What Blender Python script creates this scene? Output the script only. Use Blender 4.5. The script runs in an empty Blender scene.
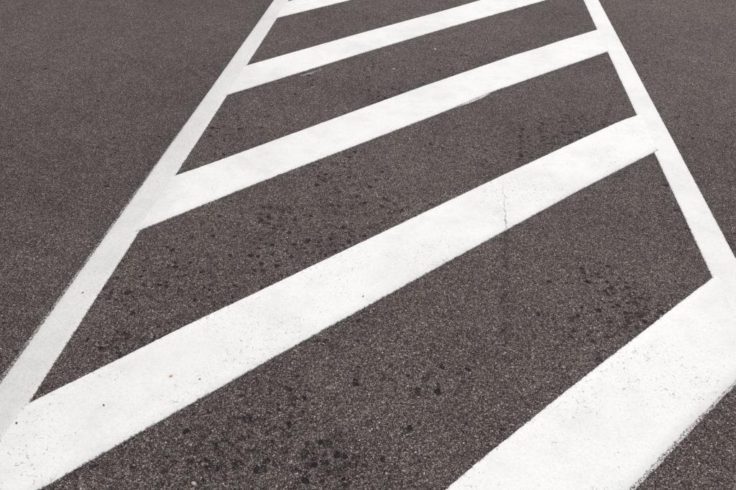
import bpy, bmesh, math, random
from mathutils import Matrix, Vector, noise as mnoise

# ------------------------------------------------------------------ scene, camera, light
scene = bpy.context.scene
C = scene.collection
R = math.radians

CAM_H, PITCH, ROLL = 1.65, R(35.5), R(1.5)
cp, sp, cr, sr = math.cos(PITCH), math.sin(PITCH), math.cos(ROLL), math.sin(ROLL)
fwd = Vector((0, cp, -sp)); up0 = Vector((0, sp, cp)); right0 = Vector((1, 0, 0))
cx = cr*right0 + sr*up0
cy = -sr*right0 + cr*up0
cam_data = bpy.data.cameras.new('camera')
cam_data.sensor_width = 36.0
cam_data.lens = 36.0*700/736
cam_data.clip_start = 0.05
cam_data.clip_end = 2000
cam = bpy.data.objects.new('camera', cam_data)
m = Matrix.Identity(4)
for i in range(3):
    m[i][0] = cx[i]; m[i][1] = cy[i]; m[i][2] = -fwd[i]
m.translation = Vector((0, 0, CAM_H))
cam.matrix_world = m
C.objects.link(cam)
scene.camera = cam

SUN_EL, SUN_AZ = R(52), R(20)          # azimuth clockwise from +Y
world = bpy.data.worlds.new('World'); scene.world = world; world.use_nodes = True
wt = world.node_tree; wt.nodes.clear()
sky = wt.nodes.new('ShaderNodeTexSky'); sky.sky_type = 'NISHITA'; sky.sun_disc = False
sky.sun_elevation = SUN_EL; sky.sun_rotation = SUN_AZ
sky.air_density = 1.0; sky.dust_density = 6.0; sky.ozone_density = 1.0
hs = wt.nodes.new('ShaderNodeHueSaturation'); hs.inputs['Saturation'].default_value = 0.16   # cloud cover: near-white sky
bg = wt.nodes.new('ShaderNodeBackground'); bg.inputs['Strength'].default_value = 0.11
wo = wt.nodes.new('ShaderNodeOutputWorld')
wt.links.new(sky.outputs[0], hs.inputs['Color']); wt.links.new(hs.outputs[0], bg.inputs['Color'])
wt.links.new(bg.outputs[0], wo.inputs['Surface'])

sd = bpy.data.lights.new('sun', 'SUN'); sd.energy = 1.4; sd.angle = R(14); sd.color = (1.0, 0.955, 0.90)
sun = bpy.data.objects.new('sun', sd); C.objects.link(sun)
sdir = Vector((math.sin(SUN_AZ)*math.cos(SUN_EL), math.cos(SUN_AZ)*math.cos(SUN_EL), math.sin(SUN_EL)))
sun.rotation_euler = sdir.to_track_quat('Z', 'Y').to_euler(); sun.location = (2, 6, 8)

vs = scene.view_settings
vs.view_transform = 'Standard'; vs.look = 'None'; vs.exposure = 0.0; vs.gamma = 1.0
vs.use_curve_mapping = False
scene.render.engine = 'CYCLES'
scene.render.resolution_x = 1024; scene.render.resolution_y = 682

# side lines of the hatched island: (x at y) inner and outer edges
def line_fn(p, q): return lambda y: p[0]+(q[0]-p[0])*(y-p[1])/(q[1]-p[1])
L_OUT = line_fn((-.792, 5.608), (-1.138, 1.517)); L_IN = line_fn((-.677, 5.618), (-1.020, 1.435))
R_IN = line_fn((1.702, 5.829), (1.338, 2.160)); R_OUT = line_fn((1.827, 5.840), (1.487, 2.345))

# ------------------------------------------------------------------ node helpers
class NT:
    def __init__(s, tree): s.t = tree
    def n(s, typ, **kw):
        nd = s.t.nodes.new('ShaderNode'+typ)
        for k, v in kw.items(): setattr(nd, k, v)
        return nd
    def set(s, sock, v):
        if isinstance(v, bpy.types.NodeSocket): s.t.links.new(v, sock)
        elif v is not None: sock.default_value = v
    def math(s, op, a, b=None, c=None, clamp=False):
        nd = s.n('Math', operation=op, use_clamp=clamp)
        for i, v in enumerate((a, b, c)):
            if v is not None: s.set(nd.inputs[i], v)
        return nd.outputs[0]
    def vmath(s, op, a, b=None, scale=None):
        nd = s.n('VectorMath', operation=op)
        s.set(nd.inputs[0], a)
        if b is not None: s.set(nd.inputs[1], b)
        if scale is not None: s.set(nd.inputs['Scale'], scale)
        return nd.outputs['Value'] if op in ('DOT_PRODUCT', 'LENGTH', 'DISTANCE') else nd.outputs[0]
    def noise(s, vec, scale, detail=2.0, rough=0.5, dist=0.0):
        nd = s.n('TexNoise'); s.set(nd.inputs['Vector'], vec); nd.inputs['Scale'].default_value = scale
        nd.inputs['Detail'].default_value = detail; nd.inputs['Roughness'].default_value = rough
        nd.inputs['Distortion'].default_value = dist
        return nd
    def vor(s, vec, scale, feature='F1', rnd=1.0):
        nd = s.n('TexVoronoi', feature=feature); s.set(nd.inputs['Vector'], vec)
        nd.inputs['Scale'].default_value = scale; nd.inputs['Randomness'].default_value = rnd
        return nd
    def step(s, v, lo, hi, a=0.0, b=1.0):
        nd = s.n('MapRange', interpolation_type='SMOOTHSTEP')
        s.set(nd.inputs['Value'], v); s.set(nd.inputs['From Min'], lo); s.set(nd.inputs['From Max'], hi)
        s.set(nd.inputs['To Min'], a); s.set(nd.inputs['To Max'], b)
        return nd.outputs[0]
    def mix(s, f, a, b, blend='MIX'):
        nd = s.n('Mix', data_type='RGBA', blend_type=blend)
        s.set(nd.inputs[0], f); s.set(nd.inputs[6], a); s.set(nd.inputs[7], b)
        return nd.outputs[2]
    def ramp(s, f, stops, interp='LINEAR'):
        nd = s.n('ValToRGB'); s.set(nd.inputs[0], f); cr_ = nd.color_ramp; cr_.interpolation = interp
        while len(cr_.elements) < len(stops): cr_.elements.new(0.5)
        for e, (p, c) in zip(cr_.elements, stops):
            e.position = p; e.color = (*c, 1)
        return nd.outputs[0]
    def sep(s, col):
        nd = s.n('SeparateColor'); s.set(nd.inputs[0], col); return nd.outputs
    def sepv(s, v):
        nd = s.n('SeparateXYZ'); s.set(nd.inputs[0], v); return nd.outputs

# clusters of ravelled, tar-dark spots on the surface (x, y, radius, strength)
BLOTS = [(1.06,3.42,.26,1.0), (.93,3.30,.2,.9), (1.2,3.5,.18,.8), (.75,3.12,.12,.7), (.92,2.06,.18,.85), (1.0,1.95,.18,1.0), (.85,1.9,.13,.8),
         (.78,1.81,.13,.8), (.654,1.88,.09,.6), (-.16,2.34,.25,.8), (-.42,2.48,.25,.9), (-.23,1.48,.13,.8),
         (-.36,1.32,.2,1.0), (-.12,1.26,.2,.9), (.27,1.58,.15,.5), (-.89,1.93,.16,.8), (-.80,1.72,.14,.9),
         (-.14,2.87,.3,.7), (.08,3.75,.3,.7), (.6,4.3,.3,.5), (-.66,1.78,.1,.6), (-.55,1.93,.12,.7),
         (-.45,2.2,.28,.55), (-.75,2.1,.2,.5), (-.6,3.2,.35,.4), (.0,1.7,.2,.4), (-.45,1.16,.22,.6), (.05,2.6,.3,.4)]
CRACK = (0.632, 2.906, 0.478, 1.724)      # reflective crack running under stripe and lane

def build_crack_group():
    g = bpy.data.node_groups.new('crack', 'ShaderNodeTree')
    for nm in ('Crack', 'Halo'): g.interface.new_socket(nm, in_out='OUTPUT', socket_type='NodeSocketFloat')
    T = NT(g); P = T.n('NewGeometry').outputs['Position']
    x0, y0, x1, y1 = CRACK
    L = math.hypot(x1-x0, y1-y0); tx, ty = (x1-x0)/L, (y1-y0)/L
    rel = T.vmath('SUBTRACT', P, (x0, y0, 0))
    along = T.vmath('DOT_PRODUCT', rel, (tx, ty, 0)); across = T.vmath('DOT_PRODUCT', rel, (-ty, tx, 0))
    wob = T.math('MULTIPLY', T.math('SUBTRACT', T.noise(P, 9, 5, .68).outputs[0], .5), .085)
    cd = T.math('ABSOLUTE', T.math('ADD', across, wob))
    line = T.step(cd, .0004, .0030, 1, 0)
    gate = T.math('MULTIPLY', T.step(T.noise(P, 30, 2).outputs[0], .40, .56, .3, 1), T.step(along, .02, .30, .3, .9))
    rng = T.math('MULTIPLY', T.step(along, -.02, .05), T.step(along, L-.1, L+.1, 1, 0))
    crack = T.math('MULTIPLY', T.math('MULTIPLY', line, gate), rng)
    out = g.nodes.new('NodeGroupOutput')
    g.links.new(crack, out.inputs['Crack']); g.links.new(T.math('MULTIPLY', T.step(cd, .0, .03, 1, 0), rng), out.inputs['Halo'])
    return g

CRACKG = build_crack_group()

def build_asphalt_group():
    g = bpy.data.node_groups.new('asphalt', 'ShaderNodeTree')
    for nm, ty in (('Color', 'NodeSocketColor'), ('Height', 'NodeSocketFloat'), ('Rough', 'NodeSocketFloat')):
        g.interface.new_socket(nm, in_out='OUTPUT', socket_type=ty)
    T = NT(g)
    geo = T.n('NewGeometry'); P = geo.outputs['Position']
    warp = T.vmath('SCALE', T.vmath('SUBTRACT', T.noise(P, 120, 1).outputs['Color'], (.5, .5, .5)), scale=0.006)
    Q = T.vmath('ADD', P, warp)
    # aggregate in two sizes
    va = T.vor(Q, 190); ra = T.sep(va.outputs['Color'])
    vb = T.vor(Q, 330); rb = T.sep(vb.outputs['Color'])
    big = T.math('GREATER_THAN', ra[1], 0.52)                                   # which cells hold a coarse stone
    tone_a = T.ramp(ra[0], [(0, (.034, .028, .027)), (.40, (.102, .086, .082)), (.72, (.190, .163, .156)), (.93, (.29, .253, .24)), (1, (.54, .495, .455))])
    tone_b = T.ramp(rb[0], [(0, (.014, .011, .0105)), (.42, (.086, .072, .069)), (.78, (.196, .166, .159)), (1, (.44, .395, .37))])
    da = T.step(va.outputs['Distance'], .36, .66, 1, 0)
    db = T.step(vb.outputs['Distance'], .36, .72, 1, 0)
    binder = (.020, .0165, .016, 1)
    cb = T.mix(T.math('MULTIPLY_ADD', db, .8, .2), binder, tone_b)
    fa = T.math('MULTIPLY', big, da)
    col = T.mix(fa, cb, tone_a)
    h = T.math('MAXIMUM', T.math('MULTIPLY', db, .55), T.math('MULTIPLY', fa, T.math('MULTIPLY_ADD', ra[2], .5, .6)))
    # voids where stones have gone
    vn = T.noise(P, 62, 2, .55)
    void = T.step(vn.outputs[0], .345, .28)
    # dark ravelled clusters
    dens = T.n('Attribute', attribute_name='ravel').outputs['Fac']
    lane = T.n('Attribute', attribute_name='lane').outputs['Fac']
    wide = T.step(T.noise(P, .9, 2).outputs[0], .46, .75, 0, .24)
    dens = T.math('MAXIMUM', dens, wide)
    bn = T.noise(P, 34, 3, .6, .3).outputs[0]
    W = T.vmath('ADD', P, T.vmath('SCALE', T.vmath('SUBTRACT', T.noise(P, 48, 3, .65).outputs['Color'], (.5, .5, .5)), scale=.030))
    vs_ = T.vor(W, 36); rs = T.sep(vs_.outputs['Color'])
    pick = T.math('LESS_THAN', rs[0], T.math('MULTIPLY_ADD', T.math('MULTIPLY', dens, T.math('MULTIPLY_ADD', lane, -.85, 1)), .95, .006))
    rad = T.math('MULTIPLY_ADD', rs[1], .34, .10)
    spot = T.math('MULTIPLY', pick, T.step(T.math('SUBTRACT', vs_.outputs['Distance'], rad), -.02, .09, 1, 0))
    spot = T.math('MULTIPLY', spot, T.math('MULTIPLY_ADD', rs[2], .4, .6))
    blot = T.step(T.math('SUBTRACT', T.math('MULTIPLY_ADD', dens, .2, .26), bn), -.02, .07)
    grain_keep = T.math('MULTIPLY_ADD', fa, -.12, 1)                               # stone tops stay a little paler
    dark = T.math('MAXIMUM', T.math('MULTIPLY', void, .5), T.math('MULTIPLY', grain_keep, T.math('MAXIMUM', T.math('MULTIPLY', spot, .92), T.math('MULTIPLY', blot, .68))))
    cg = T.n('Group'); cg.node_tree = CRACKG
    halo = T.math('MULTIPLY', cg.outputs['Halo'], T.step(bn, .56, .42, .02, .5))
    dark = T.math('MAXIMUM', dark, T.math('MAXIMUM', T.math('MULTIPLY', cg.outputs['Crack'], .4), halo))
    # broad tone: dust, tyre polish, warm and cool patches
    n1 = T.noise(P, .55, 3, .55).outputs[0]; n2 = T.noise(P, 4.5, 3, .6).outputs[0]; n3 = T.noise(P, 17, 2, .6).outputs[0]
    tone = T.math('ADD', T.math('ADD', T.step(n1, .3, .7, .82, 1.08), T.step(n2, .3, .7, -.07, .07)), T.step(n3, .3, .7, -.08, .08))
    tone = T.math('MULTIPLY', tone, T.math('MULTIPLY_ADD', lane, -.08, 1.09))
    col = T.vmath('SCALE', col, scale=tone)
    hue = T.math('MAXIMUM', T.step(T.noise(P, 2.2, 2).outputs[0], .35, .65), lane)
    col = T.mix(hue, T.mix(1, col, (1.06, 1.005, 1.0, 1), 'MULTIPLY'), T.mix(1, col, (1.03, 1.01, 1.0, 1), 'MULTIPLY'))
    col = T.mix(dark, col, (.009, .007, .0068, 1))
    height = T.math('SUBTRACT', h, T.math('MULTIPLY', dark, 1.1))
    out = g.nodes.new('NodeGroupOutput')
    g.links.new(col, out.inputs['Color']); g.links.new(height, out.inputs['Height'])
    g.links.new(T.step(h, 0, 1, .92, .72), out.inputs['Rough'])
    return g

ASPHALT = build_asphalt_group()

def new_mat(name):
    mt = bpy.data.materials.new(name); mt.use_nodes = True
    t = mt.node_tree; t.nodes.clear()
    T = NT(t); b = T.n('BsdfPrincipled'); o = T.n('OutputMaterial')
    t.links.new(b.outputs[0], o.inputs[0])
    return mt, T, b

def bump(T, b, height, dist, strength=1.0):
    bp = T.n('Bump'); bp.inputs['Strength'].default_value = strength; bp.inputs['Distance'].default_value = dist
    T.set(bp.inputs['Height'], height); T.t.links.new(bp.outputs[0], b.inputs['Normal'])

def asphalt_mat():
    mt, T, b = new_mat('asphalt')
    a = T.n('Group'); a.node_tree = ASPHALT
    T.set(b.inputs['Base Color'], a.outputs['Color']); T.set(b.inputs['Roughness'], a.outputs['Rough'])
    b.inputs['Specular IOR Level'].default_value = .2
    bump(T, b, a.outputs['Height'], .0032, .9)
    return mt

def paint_mat(name, base, chips=0.5, grime=0.5, seed=0.0, crack=0.0, grain=0.3, scuff=0.0, rust=None):
    """thermoplastic road paint with pits, chips and traffic film; base is its own albedo"""
    mt, T, b = new_mat(name)
    geo = T.n('NewGeometry'); P0 = geo.outputs['Position']
    P = T.vmath('ADD', P0, (seed, seed*.37, 0))
    warp = T.vmath('SCALE', T.vmath('SUBTRACT', T.noise(P, 150, 2).outputs['Color'], (.5, .5, .5)), scale=.007)
    Q = T.vmath('ADD', P, warp)
    dens = T.step(T.noise(P, 3.1, 3, .6).outputs[0], .36, .66)
    # round pits and short chips
    v1 = T.vor(Q, 80); r1 = T.sep(v1.outputs['Color'])
    pit = T.math('MULTIPLY', T.math('LESS_THAN', r1[0], T.math('MULTIPLY_ADD', dens, .16*chips, .02*chips)),
                 T.step(v1.outputs['Distance'], T.math('MULTIPLY_ADD', r1[1], .10, .04), T.math('MULTIPLY_ADD', r1[1], .17, .13), T.math('MULTIPLY_ADD', r1[2], .65, .25), 0))
    # thread-like crazing, only in patches
    e = T.n('TexVoronoi', feature='DISTANCE_TO_EDGE'); T.set(e.inputs['Vector'], Q); e.inputs['Scale'].default_value = 42
    cz = T.math('MULTIPLY', T.step(e.outputs['Distance'], .005, .045, .8, 0),
                T.math('MULTIPLY', T.step(T.noise(P, 60, 2).outputs[0], .56, .66), T.step(dens, .35, .95, 0, min(1, chips*.8))))
    # pin holes
    ph = T.noise(Q, 250, 1, .5).outputs[0]
    pin = T.step(ph, T.math('MULTIPLY_ADD', dens, -.06*chips, .755), T.math('MULTIPLY_ADD', dens, -.06*chips, .81), 0, .7)
    mask = T.math('MAXIMUM', T.math('MAXIMUM', pit, cz), pin)
    # worn rim: uv.y holds the distance to the nearest side of the marking in metres
    uv = T.n('UVMap', uv_map='UVMap'); dist = T.sepv(uv.outputs[0])[1]
    rim = T.math('MULTIPLY', T.step(dist, 0, .007, 1, 0), T.step(T.noise(Q, 130, 2).outputs[0], .50, .62, 0, .85))
    mask = T.math('MAXIMUM', mask, rim)
    if crack:
        cg = T.n('Group'); cg.node_tree = CRACKG
        mask = T.math('MAXIMUM', mask, T.math('MULTIPLY', cg.outputs['Crack'], crack))
    # traffic film
    f1 = T.noise(P, 1.7, 4, .6).outputs[0]; f2 = T.noise(P, 9, 4, .65).outputs[0]; f3 = T.noise(Q, 170, 2, .6).outputs[0]
    film = T.math('ADD', T.math('ADD', T.step(f1, .42, .68, 0, .13*grime), T.step(f2, .44, .72, 0, .10*grime)), T.step(f3, .42, .72, 0, grain*.2))
    col = T.mix(film, (*base, 1), (.30, .275, .25, 1))
    col = T.mix(T.step(T.noise(P, 2.6, 2).outputs[0], .45, .75, 0, .35*grime), col, T.mix(1, col, (1.0, .975, .93, 1), 'MULTIPLY'))
    if scuff:        # tyres running along the boundary line drag its film over the stripe's end
        kx = L_IN(1)-L_IN(0)
        dl = T.math('SUBTRACT', T.vmath('DOT_PRODUCT', P0, (1, -kx, 0)), L_IN(0))
        edge = T.math('ADD', dl, T.math('MULTIPLY', T.math('SUBTRACT', T.noise(P, 16, 4, .7).outputs[0], .5), .16))
        sc = T.math('MULTIPLY', T.step(edge, -.01, .11, scuff, 0), T.step(f2, .3, .6, .55, 1))
        col = T.mix(sc, col, (.69, .692, .69, 1))
    if rust:
        rd = T.math('ADD', T.vmath('DISTANCE', P0, (*rust, .0034)), T.math('MULTIPLY', T.math('SUBTRACT', f2, .5), .012))
        col = T.mix(T.step(rd, .002, .016, .4, 0), col, (.62, .38, .20, 1))
    col = T.mix(mask, col, T.mix(f3, (.05, .043, .041, 1), (.13, .115, .11, 1)))
    T.set(b.inputs['Base Color'], col); b.inputs['Roughness'].default_value = .62
    b.inputs['Specular IOR Level'].default_value = .35
    h = T.math('SUBTRACT', T.math('MULTIPLY', f3, .3), T.math('MULTIPLY', mask, .8))
    h = T.math('ADD', h, T.math('MULTIPLY', T.noise(P, 75, 3).outputs[0], .35))
    bump(T, b, h, .0018, .7)
    return mt

def worn_mat(name, keep, seed, white=(.50, .48, .455)):
    """thin remains of earlier paint caught on the tops of the stones"""
    mt, T, b = new_mat(name)
    a = T.n('Group'); a.node_tree = ASPHALT
    geo = T.n('NewGeometry'); P = T.vmath('ADD', geo.outputs['Position'], (seed, 0, 0))
    n = T.noise(P, 190, 1, .5).outputs[0]; w = T.noise(P, 14, 2, .6).outputs[0]
    k = T.step(T.math('ADD', T.math('ADD', n, T.math('MULTIPLY', w, .45)), T.math('MULTIPLY', a.outputs['Height'], .10)), 1.01-keep, 1.09-keep)
    col = T.mix(k, a.outputs['Color'], (*white, 1))
    T.set(b.inputs['Base Color'], col); b.inputs['Roughness'].default_value = .8
    bump(T, b, T.math('ADD', a.outputs['Height'], T.math('MULTIPLY', k, .3)), .003, .9)
    return mt

def grit_mat(name, base):
    mt, T, b = new_mat(name)
    tc = T.n('TexCoord')
    n = T.noise(tc.outputs['Object'], 300, 3, .6).outputs[0]
    col = T.mix(T.step(n, .35, .7), (*[c*.6 for c in base], 1), (*base, 1))
    T.set(b.inputs['Base Color'], col); b.inputs['Roughness'].default_value = .75
    bump(T, b, n, .0008, .6)
    return mt

# ------------------------------------------------------------------ ground
def obj(name, bm, mat, parent=None, smooth=False):
    me = bpy.data.meshes.new(name); bm.normal_update(); bm.to_mesh(me); bm.free()
    me.materials.append(mat)
    if smooth:
        for p in me.polygons: p.use_smooth = True
    o = bpy.data.objects.new(name, me); C.objects.link(o)
    if parent is not None: o.parent = parent
    return o

def tag(o, label, cat, group=None):
    o['label'] = label; o['category'] = cat
    if group: o['group'] = group
    return o

M_ASPHALT = asphalt_mat()
bm = bmesh.new()
S = 400.0
far = [40, 120, S]
xs = [-v for v in far[::-1]] + [-8, -4, -2] + [-1.5+.05*i for i in range(71)] + [3, 5, 8] + far
ys = [-v for v in far[::-1]] + [-8, -3, 0] + [.6+.05*i for i in range(81)] + [6, 8, 12] + far
ravel = bm.verts.layers.float.new('ravel'); lane = bm.verts.layers.float.new('lane')   # lane: polished by traffic beyond the boundary line
def ravel_at(x, y):
    d = 0
    for bx, by, r, st in BLOTS:
        t = min(1, max(0, (math.hypot(x-bx, y-by)-r*.15)/(r*1.1)))
        d = max(d, st*(1-t*t*(3-2*t)))
    return d
vv = []
for y in ys:
    vv.append([])
    for x in xs:
        v = bm.verts.new((x, y, 0)); v[ravel] = ravel_at(x, y); v[lane] = 1.0 if x < L_OUT(y)+.06 else 0.0; vv[-1].append(v)
for j in range(len(ys)-1):
    for i in range(len(xs)-1):
        bm.faces.new((vv[j][i], vv[j][i+1], vv[j+1][i+1], vv[j+1][i]))
road = obj('road', bm, M_ASPHALT); road['kind'] = 'structure'; road['label'] = 'dark grey brown asphalt road surface with coarse grain'

# ------------------------------------------------------------------ markings
def fbm1(t, seed, freq, octs=3):
    v = 0; a = 1; tot = 0
    for k in range(octs):
        v += a*mnoise.noise(Vector((t*freq, seed*7.31+k*3.7, 0.5))); tot += a; freq *= 2.3; a *= .6
    return v/tot

def interp(pts, s):
    if s <= pts[0][0]: a, b = pts[0], pts[1]
    elif s >= pts[-1][0]: a, b = pts[-2], pts[-1]
    else:
        for a, b in zip(pts, pts[1:]):
            if a[0] <= s <= b[0]: break
    return a[1] + (b[1]-a[1])*(s-a[0])/(b[0]-a[0])

def soft(pts, s, w=.05):
    return sum(interp(pts, s+d) for d in (-w, -w/2, 0, w/2, w))/5

def band(name, mat, axis, lower, upper, s_start, s_end, thick, seed, parent=None, step=.006, jit=.0009, wob=.0018, inner=7):
    """a slab of paint lying on the road. axis: unit vector along it; lower and upper: edges as (s, n) lists;
       s_start and s_end: functions of n that give where each run of paint begins and stops"""
    ax, ay = axis; nx, ny = -ay, ax
    sm = (s_start(0)+s_end(0))/2
    nl0, nu0 = soft(lower, sm), soft(upper, sm)
    length = max(s_end(nl0)-s_start(nl0), s_end(nu0)-s_start(nu0))
    N = max(8, int(length/step))
    w = abs(nu0-nl0); lip = min(.0022, w*.2)
    rows = []
    bm = bmesh.new(); uvl = bm.loops.layers.uv.new('UVMap'); info = {}
    for i in range(N+1):
        u = i/N; row = []
        ncols = [(-1, -.0006), (0, thick*.55), (1, thick)] + [(2+k, thick) for k in range(inner)] + [(90, thick), (91, thick*.55), (92, -.0006)]
        for code, z in ncols:
            # fraction across
            if code < 2: v = 0.0
            elif code >= 90: v = 1.0
            else: v = (code-1)/(inner+1)
            n_guess = nl0+(nu0-nl0)*v
            s = s_start(n_guess)+(s_end(n_guess)-s_start(n_guess))*u
            nl = soft(lower, s); nu = soft(upper, s)
            n_guess = nl+(nu-nl)*v
            s = s_start(n_guess)+(s_end(n_guess)-s_start(n_guess))*u
            nl = soft(lower, s)+fbm1(s, seed, 3.0)*wob+fbm1(s, seed+5, 70.0, 2)*jit*1.6
            nu = soft(upper, s)+fbm1(s, seed+9, 3.0)*wob+fbm1(s, seed+13, 70.0, 2)*jit*1.6
            n = nl+(nu-nl)*v
            if code == 1: n += lip
            if code == 90: n -= lip
            if code == -1: n -= .0004
            if code == 92: n += .0004
            x = ax*s+nx*n; y = ay*s+ny*n
            zz = z
            if 1 <= code <= 90: zz += fbm1(x*1.3+y*2.1, seed+20, 6, 2)*.0004
            if (i == 0 or i == N): zz = min(zz, -.0006)
            vt = bm.verts.new((x, y, zz)); info[vt] = (s, min(n-nl, nu-n))
            row.append(vt)
        rows.append(row)
    for i in range(N):
        for k in range(len(rows[0])-1):
            f = bm.faces.new((rows[i][k], rows[i+1][k], rows[i+1][k+1], rows[i][k+1]))
            f.smooth = True
            for lp in f.loops: lp[uvl].uv = (info[lp.vert][0], max(0, info[lp.vert][1]))
    return obj(name, bm, mat, parent)

YA, YB = -1.5, 16.0

M_LINE_L = paint_mat('road_paint_greyed', (.70, .705, .705), chips=.6, grime=1.0, seed=3.1, grain=.9)
M_LINE_R = paint_mat('road_paint_line', (.798, .803, .807), chips=.25, grime=.8, seed=11.7, grain=.5)
M_S1 = paint_mat('road_paint_bold_pitted', (.822, .831, .838), chips=1.0, grime=.8, seed=17.0, grain=.5)
M_S2 = paint_mat('road_paint_bold_cracked', (.822, .831, .838), chips=1.0, grime=.8, seed=23.4, crack=.85, grain=.5, scuff=.6, rust=(-.616, 1.561))
M_S3 = paint_mat('road_paint_bold', (.812, .818, .823), chips=.5, grime=1.0, seed=31.9, grain=.5, scuff=1.0)
M_S45 = paint_mat('road_paint_far', (.812, .817, .822), chips=.35, grime=1.0, seed=41.2, grain=.5, scuff=.8)
M_WORN = worn_mat('worn_paint_remains', .26, 5.0)
M_WORN2 = worn_mat('worn_paint_edge', .35, 9.0, (.70, .685, .66))
M_SMEAR2 = worn_mat('frayed_paint', .36, 21.0, (.76, .755, .74))
M_SMEAR = worn_mat('paint_splash', .215, 13.0, (.62, .61, .58))

def side_line(name, fo, fi, mat, thick, seed):
    """runs along +y: axis is +y, so n = -x"""
    a = [(YA, -fi(YA)), (YB, -fi(YB))]; b = [(YA, -fo(YA)), (YB, -fo(YB))]
    if a[0][1] > b[0][1]: a, b = b, a
    return band(name, mat, (0, 1), a, b, lambda n: YA, lambda n: YB, thick, seed, step=.010, inner=4)

left = tag(side_line('edge_line', L_OUT, L_IN, M_LINE_L, .0022, 1.0),
           'narrow greyed white boundary line with a frayed ghost of older paint along its outer side', 'road marking', 'lines bounding the hatched island')
right = tag(side_line('edge_line', R_OUT, R_IN, M_LINE_R, .0022, 2.0),
            'narrow clean white boundary line meeting the squared stripe ends', 'road marking', 'lines bounding the hatched island')
# ghost of an older line beside it
gb = [(1.1, -L_OUT(1.1)-.003), (3.4, -L_OUT(3.4)-.003)]; gt = [(1.1, -L_OUT(1.1)+.013), (2.2, -L_OUT(2.2)+.012), (3.4, -L_OUT(3.4)+.004)]
band('old_paint', M_WORN, (0, 1), gb, gt, lambda n: 1.1, lambda n: 3.4, .0011, 3.0, parent=left, inner=2, jit=.003, wob=.004)

A = math.atan2(.668, .744); AX = (math.cos(A), math.sin(A))
def sn(p): return (p[0]*AX[0]+p[1]*AX[1], -p[0]*AX[1]+p[1]*AX[0])
def cut(fn, off):
    """s where the run at height n meets the line x = fn(y) + off"""
    x0, x1 = fn(0)+off, fn(1)+off; k = x1-x0
    # x = s ax - n ay ; y = s ay + n ax ; x = x0 + k y
    return lambda n: (x0 + k*n*AX[0] + n*AX[1])/(AX[0]-k*AX[1])

STRIPES = [
 ('heavily pitted wide stripe with a frayed lower edge, set before the cracked stripe', M_S1, .0034,
  [(-.55,.03), (.729,1.178), (.988,1.415), (1.207,1.610), (1.44,1.825)],
  [(-.9,.125), (.23,1.171), (.355,1.290), (.694,1.593), (1.026,1.882), (1.150,1.992), (1.344,2.159), (1.45,2.25)], -.02, .02),
 ('wide white stripe split across by a thin jagged crack', M_S2, .0034,
  [(-1.25,.77), (-.865,1.138), (-.652,1.337), (-.370,1.596), (-.125,1.816), (.517,2.389), (.943,2.767), (1.439,3.187), (1.52,3.255)],
  [(-1.25,1.215), (-1.02,1.435), (-.827,1.613), (-.606,1.818), (-.45,1.954), (.58,2.866), (1.225,3.424), (1.367,3.546), (1.482,3.626), (1.56,3.675)], -.015, .03),
 ('smooth white stripe lying between the cracked stripe and the one with a paint smear', M_S3, .0032,
  [(-1.1,2.225), (-.941,2.374), (-.546,2.749), (-.333,2.942), (.439,3.638), (.670,3.868), (1.194,4.306), (1.584,4.634), (1.7,4.73)],
  [(-1.1,2.655), (-.903,2.830), (-.787,2.932), (.285,3.941), (.92,4.508), (1.135,4.680), (1.302,4.825), (1.62,5.082), (1.75,5.19)], -.018, .018),
 ('white stripe with a small smear of splashed paint beside its lower edge', M_S45, .0032,
  [(-.95,3.64), (-.821,3.764), (-.571,4.003), (-.085,4.470), (.326,4.851), (.553,5.059), (1.378,5.783), (1.85,6.2)],
  [(-.95,4.06), (-.784,4.221), (-.095,4.872), (.345,5.272), (.588,5.494), (.851,5.745), (1.9,6.68)], -.015, .015),
 ('white stripe only partly in sight, next beyond the one with the paint smear', M_S45, .0032,
  [(-.9,4.985), (-.711,5.166), (-.186,5.661), (1.9,7.60)],
  [(-.9,5.37), (-.674,5.582), (1.9,8.02)], -.015, .015),
]
stripe_objs = []
for k, (label, mat, th, lo, hi, offl, offr) in enumerate(STRIPES):
    o = band('diagonal_stripe', mat, AX, [sn(p) for p in lo], [sn(p) for p in hi], cut(L_IN, offl), cut(R_IN, offr), th, 30+k*3.3)
    stripe_objs.append(tag(o, label, 'road marking', 'diagonal stripes of the hatched island'))

# frayed lower rim of the nearest stripe, and the smear beside the fourth
lo1 = [sn(p) for p in STRIPES[0][3]]
band('worn_edge', M_WORN2, AX, [(s, n-.008) for s, n in lo1], [(s, n+.004) for s, n in lo1],
     lambda n: sn((.55, 1.02))[0], lambda n: sn((1.42, 1.80))[0], .0018, 71.0, parent=stripe_objs[0], inner=2, jit=.0028, wob=.004)
a0, a1 = sn((-.440, 4.068)), sn((-.315, 4.19))
band('paint_smear', M_SMEAR, AX, [(a0[0], a0[1]-.006), ((a0[0]+a1[0])/2, (a0[1]+a1[1])/2-.02), (a1[0], a1[1]-.006)],
     [(a0[0], a0[1]+.010), (a1[0], a1[1]+.008)], lambda n: a0[0], lambda n: a1[0], .0010, 77.0, parent=stripe_objs[3], inner=2, jit=.004, wob=.006)

b0, b1 = sn((.44, 3.639)), sn((.70, 3.89))
band('worn_edge', M_SMEAR2, AX, [(b0[0]+(b1[0]-b0[0])*t, n) for t, n in ((0, b0[1]+.002), (.35, b0[1]-.010), (.8, (b0[1]+b1[1])/2-.012), (1, b1[1]))],
     [(b0[0], b0[1]+.012), (b1[0], b1[1]+.012)], lambda n: b0[0], lambda n: b1[0], .0016, 83.0, parent=stripe_objs[2], inner=2, jit=.003, wob=.004)

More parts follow.
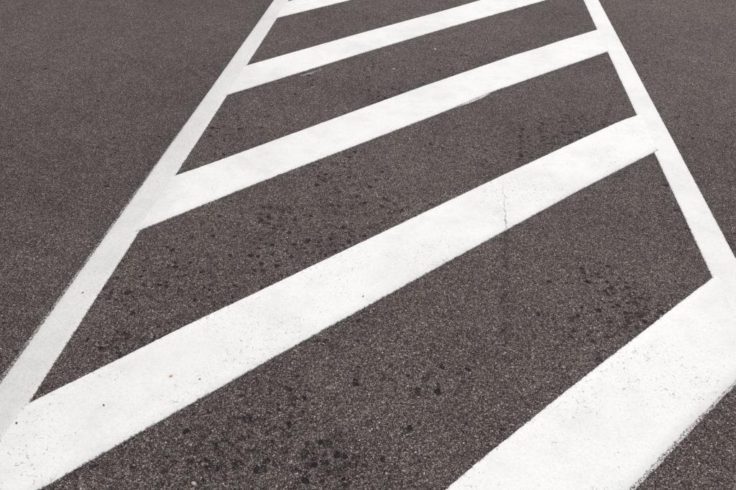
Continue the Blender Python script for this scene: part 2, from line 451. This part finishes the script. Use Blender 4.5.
# ------------------------------------------------------------------ loose bits
def pebble(name, x, y, z, size, mat, seed, label, cat, group=None, flat=.6, stretch=1.25):
    rnd = random.Random(seed)
    bm = bmesh.new(); bmesh.ops.create_icosphere(bm, subdivisions=2, radius=1)
    ph = Vector((rnd.uniform(0, 50), rnd.uniform(0, 50), 0))
    planes = []
    for _ in range(5):
        d = Vector((rnd.gauss(0, 1), rnd.gauss(0, 1), rnd.gauss(0, 1))).normalized(); planes.append((d, rnd.uniform(.6, .85)))
    for v in bm.verts:
        c = v.co.copy()
        for d, lim in planes:                       # knock flat facets off it
            e = c.dot(d)
            if e > lim: c -= d*(e-lim)
        c *= 1+.18*mnoise.noise(c*1.6+ph)
        v.co = Vector((c.x*stretch, c.y, c.z*flat))*size/2
    zmin = min(v.co.z for v in bm.verts)
    for v in bm.verts: v.co.z -= zmin + size*.06
    o = obj(name, bm, mat)
    o.location = (x, y, z); o.rotation_euler = (0, 0, rnd.uniform(0, 6.28))
    return tag(o, label, cat, group)

M_PALE = grit_mat('pale_stone', (.62, .56, .46)); M_WHITE = grit_mat('white_chip', (.80, .79, .77))
M_DARK = grit_mat('tarry_grit', (.15, .13, .12)); M_BROWN = grit_mat('dry_seed', (.42, .24, .13))
pebble('pebble', -.458, 1.169, 0, .012, M_PALE, 1, 'single pale beige pebble lying on the dark asphalt', 'pebble')
for i, (x, y, sz) in enumerate(((.134, 4.224, .012), (.416, 4.601, .014))):
    pebble('white_chip', x, y, 0, sz, M_WHITE, 20+i, 'tiny bright white chip lying on asphalt between two stripes', 'chip', 'white chips on the asphalt', flat=.35, stretch=1.7)
for i, (x, y, z, sz) in enumerate(((-1.021, 1.358, .0034, .0062), (-.789, 1.435, .0034, .0058), (-.013, 1.983, .0034, .006), (-.522, 1.552, .0034, .005))):
    pebble('grit_crumb', x, y, z, sz, M_DARK, 40+i, 'dark grit crumb lying on the cracked white stripe', 'grit', 'crumbs of grit on the paint', flat=.4, stretch=1.7)
pebble('grit_crumb', -1.036, 1.964, .0022, .0065, M_DARK, 47, 'dark grit crumb lying on the greyed white boundary line', 'grit', 'crumbs of grit on the paint', flat=.4, stretch=1.7)
pebble('dry_seed', -.616, 1.561, .0034, .0055, M_BROWN, 60, 'small orange brown seed husk lying on the cracked stripe', 'seed', flat=.45, stretch=1.9)
